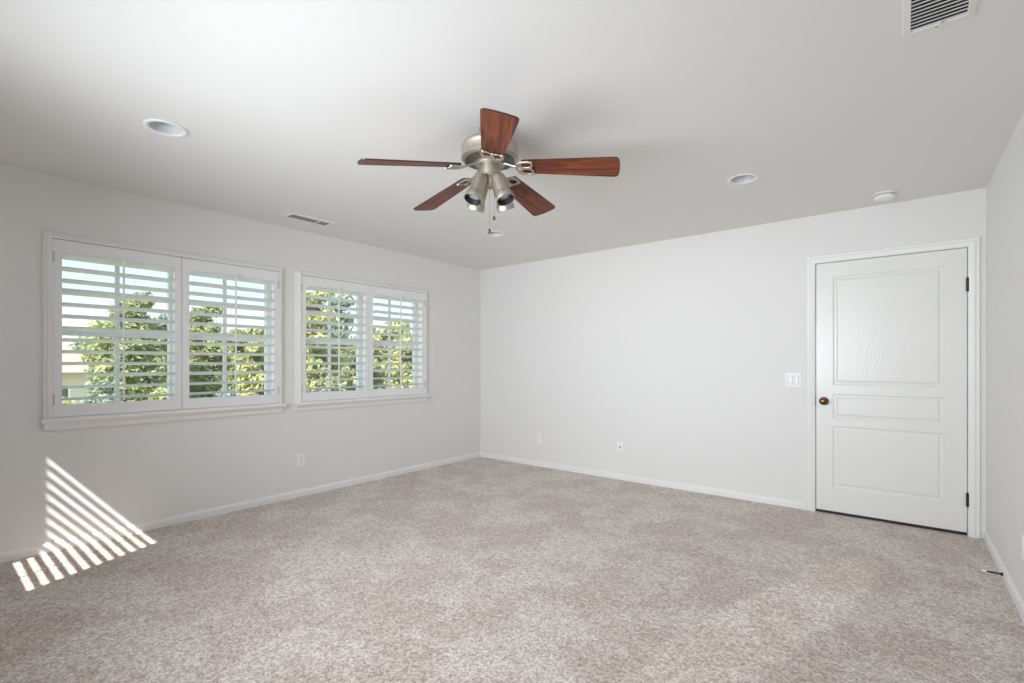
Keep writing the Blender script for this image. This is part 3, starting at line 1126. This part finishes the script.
# ------------------------------------------------------------------ outside: garden level is a storey below
GZ = -2.9
mb = MB()
mb.box(-70, -0.6, -45, 70, GZ - 0.3, GZ)
tag(mb.build('ground', M['lawn'], smooth=0), 'sunlit yellow-green garden ground outside, below the windows', 'ground', kind='structure')

mb = MB()
n = 40
for i in range(n + 1):
    pass
ring = []
for j in range(7):
    row = []
    for i in range(41):
        y = -60 + 190 * i / 40
        x = -74 - j * 9
        h = GZ - 1 + (9.5 + 3.0 * math.sin(i * 0.42 + 0.6) + 1.6 * math.sin(i * 1.13)) * math.sin(PI / 2 * j / 6)
        row.append(mb.bm.verts.new((x, y, h)))
    ring.append(row)
for a, b in zip(ring, ring[1:]):
    for i in range(40):
        mb.bm.faces.new((a[i], a[i + 1], b[i + 1], b[i]))
tag(mb.build('hills', M['hill'], smooth=60), 'pale hazy hillside far beyond the trees', 'hill', kind='structure')


def tree(name, x, y, h, r, lm, nleaf, label, leaf=0.16, crown_lo=0.25, lobes=9, seed=1, narrow=1.0, long=1.6, group=None):
    rnd = random.Random(seed)
    root = empty(name, (x, y, GZ))
    tag(root, label, 'tree' if 'shrub' not in name else 'shrub', group)
    b = MB()
    top = h * 0.86
    bend = rnd.uniform(-0.25, 0.25)
    n = 7
    b.tube([(bend * math.sin(PI * i / n), 0.1 * math.sin(i), top * i / n) for i in range(n + 1)],
           [max(0.02, 0.035 * h * 0.55 * (1 - 0.9 * i / n)) for i in range(n + 1)], 8)
    cl = []
    for i in range(lobes):
        t = (i + 0.5) / lobes
        a = i * 2.4 + rnd.uniform(-0.5, 0.5)
        zz = h * (crown_lo + (0.95 - crown_lo) * t)
        env = (0.55 + 0.45 * math.sin(PI * (0.10 + 0.72 * t))) * narrow * (1.0 if t < 0.8 else 0.72)
        rr = r * env * rnd.uniform(0.25, 0.62)
        c = Vector((rr * math.cos(a), rr * math.sin(a), zz))
        cl.append((c, r * 0.46 * env * rnd.uniform(0.8, 1.15)))
        st = Vector((0, 0, max(0.3, zz - rr * 0.8 - 0.2)))
        b.tube([st, st.lerp(c, 0.5) + Vector((0, 0, 0.08)), c], [0.035, 0.025, 0.012], 6)
    b.build('trunk', M['bark'], root, smooth=50)
    b = MB()
    bm = b.bm
    for i in range(nleaf):
        c, cr = cl[rnd.randrange(lobes)]
        v = Vector((rnd.gauss(0, 1), rnd.gauss(0, 1), rnd.gauss(0, 1))).normalized()
        p = c + Vector((v.x * cr, v.y * cr, v.z * cr * 0.8)) * (rnd.random() ** 0.4 * (1.0 if rnd.random() < 0.85 else 1.35))
        nrm = (v + Vector((rnd.gauss(0, .6), rnd.gauss(0, .6), rnd.gauss(0, .6) + 0.4))).normalized()
        t1 = nrm.orthogonal().normalized()
        t1 = (Matrix.Rotation(rnd.random() * 2 * PI, 3, nrm) @ t1)
        t2 = nrm.cross(t1)
        s = leaf * rnd.uniform(0.6, 1.25)
        bm.faces.new([bm.verts.new(p + t1 * (s * long * 0.5)), bm.verts.new(p + t2 * (s * 0.34) + nrm * s * 0.08),
                      bm.verts.new(p - t1 * (s * long * 0.5)), bm.verts.new(p - t2 * (s * 0.34) + nrm * s * 0.08)])
    b.build('foliage', lm, root, smooth=0, flip=False)
    return root


def along(px, depth):
    """ground point seen in pixel column px at a given view depth"""
    lat = (px - 512) / 483.49 * depth
    p = Vector((4.292, -4.680, 0)) + dvec * depth + rvec * lat
    return p.x, p.y


TR = 'garden trees outside the windows'
LT = [
    # px, depth, height, radius, leaf material, leaves, leaf size, lo, seed, narrow, label
    (26, 12.0, 5.0, 0.85, 'leaf_green', 7000, 0.10, 0.2, 21, 1.0, 'green tree beyond the left edge of the left window'),
    (134, 12.0, 6.1, 1.00, 'leaf_green', 14000, 0.10, 0.3, 11, 1.0, 'tall green tree outside the leftmost shutter panel, right of its tilt rod'),
    (207, 14.4, 6.15, 0.88, 'leaf_green', 12000, 0.10, 0.3, 14, 1.0, 'dark green tree outside the left half of the second shutter panel'),
    (258, 12.0, 4.95, 0.72, 'leaf_yellow', 9000, 0.10, 0.3, 15, 1.0, 'yellow-green tree outside the right half of the second shutter panel'),
    (316, 12.0, 6.3, 0.80, 'leaf_yellow', 13000, 0.10, 0.3, 16, 1.0, 'tallest yellow-green tree outside the third shutter panel'),
    (364, 14.4, 5.5, 0.70, 'leaf_green', 9000, 0.10, 0.3, 18, 1.0, 'dark green low tree at the right of the third shutter panel'),
    (409, 12.0, 5.0, 0.72, 'leaf_yellow', 10000, 0.10, 0.3, 19, 1.0, 'yellow-green tree outside the right half of the rightmost shutter panel'),
    (466, 14.3, 5.3, 0.90, 'leaf_green', 6000, 0.11, 0.2, 23, 1.0, 'green tree beyond the right edge of the right window'),
    (106, 17.0, 5.9, 0.85, 'leaf_grey', 9000, 0.12, 0.3, 12, 1.0, 'grey-green tree far outside the leftmost shutter panel, left of its tilt rod'),
    (170, 17.4, 6.2, 1.20, 'leaf_grey', 11000, 0.12, 0.3, 24, 1.0, 'grey-green tree far behind the stile between the two left panels'),
    (243, 17.0, 5.6, 1.25, 'leaf_green', 11000, 0.12, 0.3, 22, 1.0, 'green tree far behind the right half of the second shutter panel'),
    (338, 17.0, 6.8, 1.15, 'leaf_grey', 10000, 0.12, 0.3, 17, 0.8, 'slender grey-green tree behind the tallest one, third shutter panel'),
    (392, 20.0, 6.05, 1.15, 'leaf_yellow', 11000, 0.12, 0.3, 20, 1.0, 'yellow-green tree far behind the left half of the rightmost shutter panel'),
    (118, 37.0, 7.5, 2.3, 'leaf_grey', 7000, 0.24, 0.2, 41, 1.0, 'distant grey-green tree in the back row, behind the leftmost shutter panel'),
    (190, 37.0, 7.5, 2.3, 'leaf_green', 7000, 0.24, 0.2, 42, 1.0, 'distant green tree in the back row, left side of the second shutter panel'),
    (330, 37.0, 7.5, 2.3, 'leaf_green', 7000, 0.24, 0.2, 43, 1.0, 'distant green tree in the back row, behind the third shutter panel'),
    (396, 37.0, 7.5, 2.3, 'leaf_green', 7000, 0.24, 0.2, 44, 1.0, 'distant green tree in the back row, behind the rightmost shutter panel'),
]
for (px, dep, h, r, lm, nl, ls, lo, sd, nar, lab) in LT:
    x, y = along(px, dep)
    tree('tree', x, y, h, r, M[lm], nl, lab, ls, lo, 20, sd, nar, group=TR)

SH = [
    (62, 8.0, 3.72, 0.60, 'leaf_yellow', 6500, 31, 'tall yellow-green shrub at the bottom left of the leftmost shutter panel'),
    (104, 9.8, 3.95, 0.50, 'leaf_grey', 6000, 39, 'tall grey-green shrub at the bottom middle of the leftmost shutter panel'),
    (158, 8.2, 3.85, 0.62, 'leaf_yellow', 6500, 32, 'tall yellow-green shrub at the bottom right of the leftmost shutter panel'),
    (222, 9.5, 3.8, 0.58, 'leaf_grey', 6000, 33, 'tall grey-green shrub at the bottom left of the second shutter panel'),
    (278, 8.3, 3.9, 0.42, 'leaf_green', 4500, 34, 'tall green shrub at the bottom right of the second shutter panel'),
    (320, 9.0, 3.9, 0.36, 'leaf_grey', 4200, 35, 'tall grey-green shrub at the bottom left of the third shutter panel'),
    (359, 9.2, 4.1, 0.34, 'leaf_yellow', 4200, 36, 'tall bright yellow-green shrub at the bottom right of the third shutter panel'),
    (396, 9.2, 3.9, 0.34, 'leaf_yellow', 4200, 37, 'tall yellow-green shrub at the bottom left of the rightmost shutter panel'),
    (434, 9.4, 3.9, 0.36, 'leaf_green', 4200, 38, 'tall green shrub at the bottom right of the rightmost shutter panel'),
]
for (px, dep, h, r, lm, nl, sd, lab) in SH:
    x, y = along(px, dep)
    tree('shrub', x, y, h, r, M[lm], nl, lab, 0.085, 0.30, 10, sd, 1.0, group='garden shrubs outside the windows')


def house(px, dep, w, d, hw, hr, rz, wm, label):
    x, y = along(px, dep)
    root = empty('neighbor_house', (x, y, GZ), rz)
    tag(root, label, 'house', 'neighboring houses')
    b = MB()
    b.box(-d / 2, d / 2, -w / 2, w / 2, 0, hw)
    b.build('wall', wm, root, smooth=0)
    b = MB()
    ov = 0.45
    e = [b.bm.verts.new(p) for p in ((-d / 2 - ov, -w / 2 - ov, hw), (d / 2 + ov, -w / 2 - ov, hw), (d / 2 + ov, w / 2 + ov, hw), (-d / 2 - ov, w / 2 + ov, hw))]
    f = [b.bm.verts.new(v.co + Vector((0, 0, 0.16))) for v in e]
    r0 = b.bm.verts.new((0, -w / 2 + d * 0.35, hw + hr))
    r1 = b.bm.verts.new((0, w / 2 - d * 0.35, hw + hr))
    b.bm.faces.new(e[::-1])
    for k in range(4):
        b.bm.faces.new((e[k], e[(k + 1) % 4], f[(k + 1) % 4], f[k]))
    b.bm.faces.new((f[0], f[1], r0))
    b.bm.faces.new((f[1], f[2], r1, r0))
    b.bm.faces.new((f[2], f[3], r1))
    b.bm.faces.new((f[3], f[0], r0, r1))
    b.build('roof', M['roof'], root, smooth=0)
    for yy in (-w * 0.27, w * 0.27):
        b = MB()
        rect_ring(b, 'x', d / 2 - 0.01, yy - 0.65, yy + 0.65, hw - 1.75, hw - 0.5, [(0, 0), (0, 0.05), (0.08, 0.05), (0.08, 0)])
        fr = b.build('house_window', M['trim'], root, smooth=0)
        b = MB()
        b.box(d / 2 + 0.002, d / 2 + 0.012, yy - 0.6, yy + 0.6, hw - 1.7, hw - 0.55)
        b.build('pane', M['house_glass'], fr, smooth=0)
    return root


house(74, 25.5, 7.0, 5.0, 3.55, 1.6, 0.25, M['stucco'], 'neighboring house with a pinkish tiled roof at the left of the left window')
house(270, 27.0, 6.5, 5.0, 4.0, 1.1, 0.3, M['stucco_white'], 'pale neighboring house partly hidden by trees outside the second shutter panel')
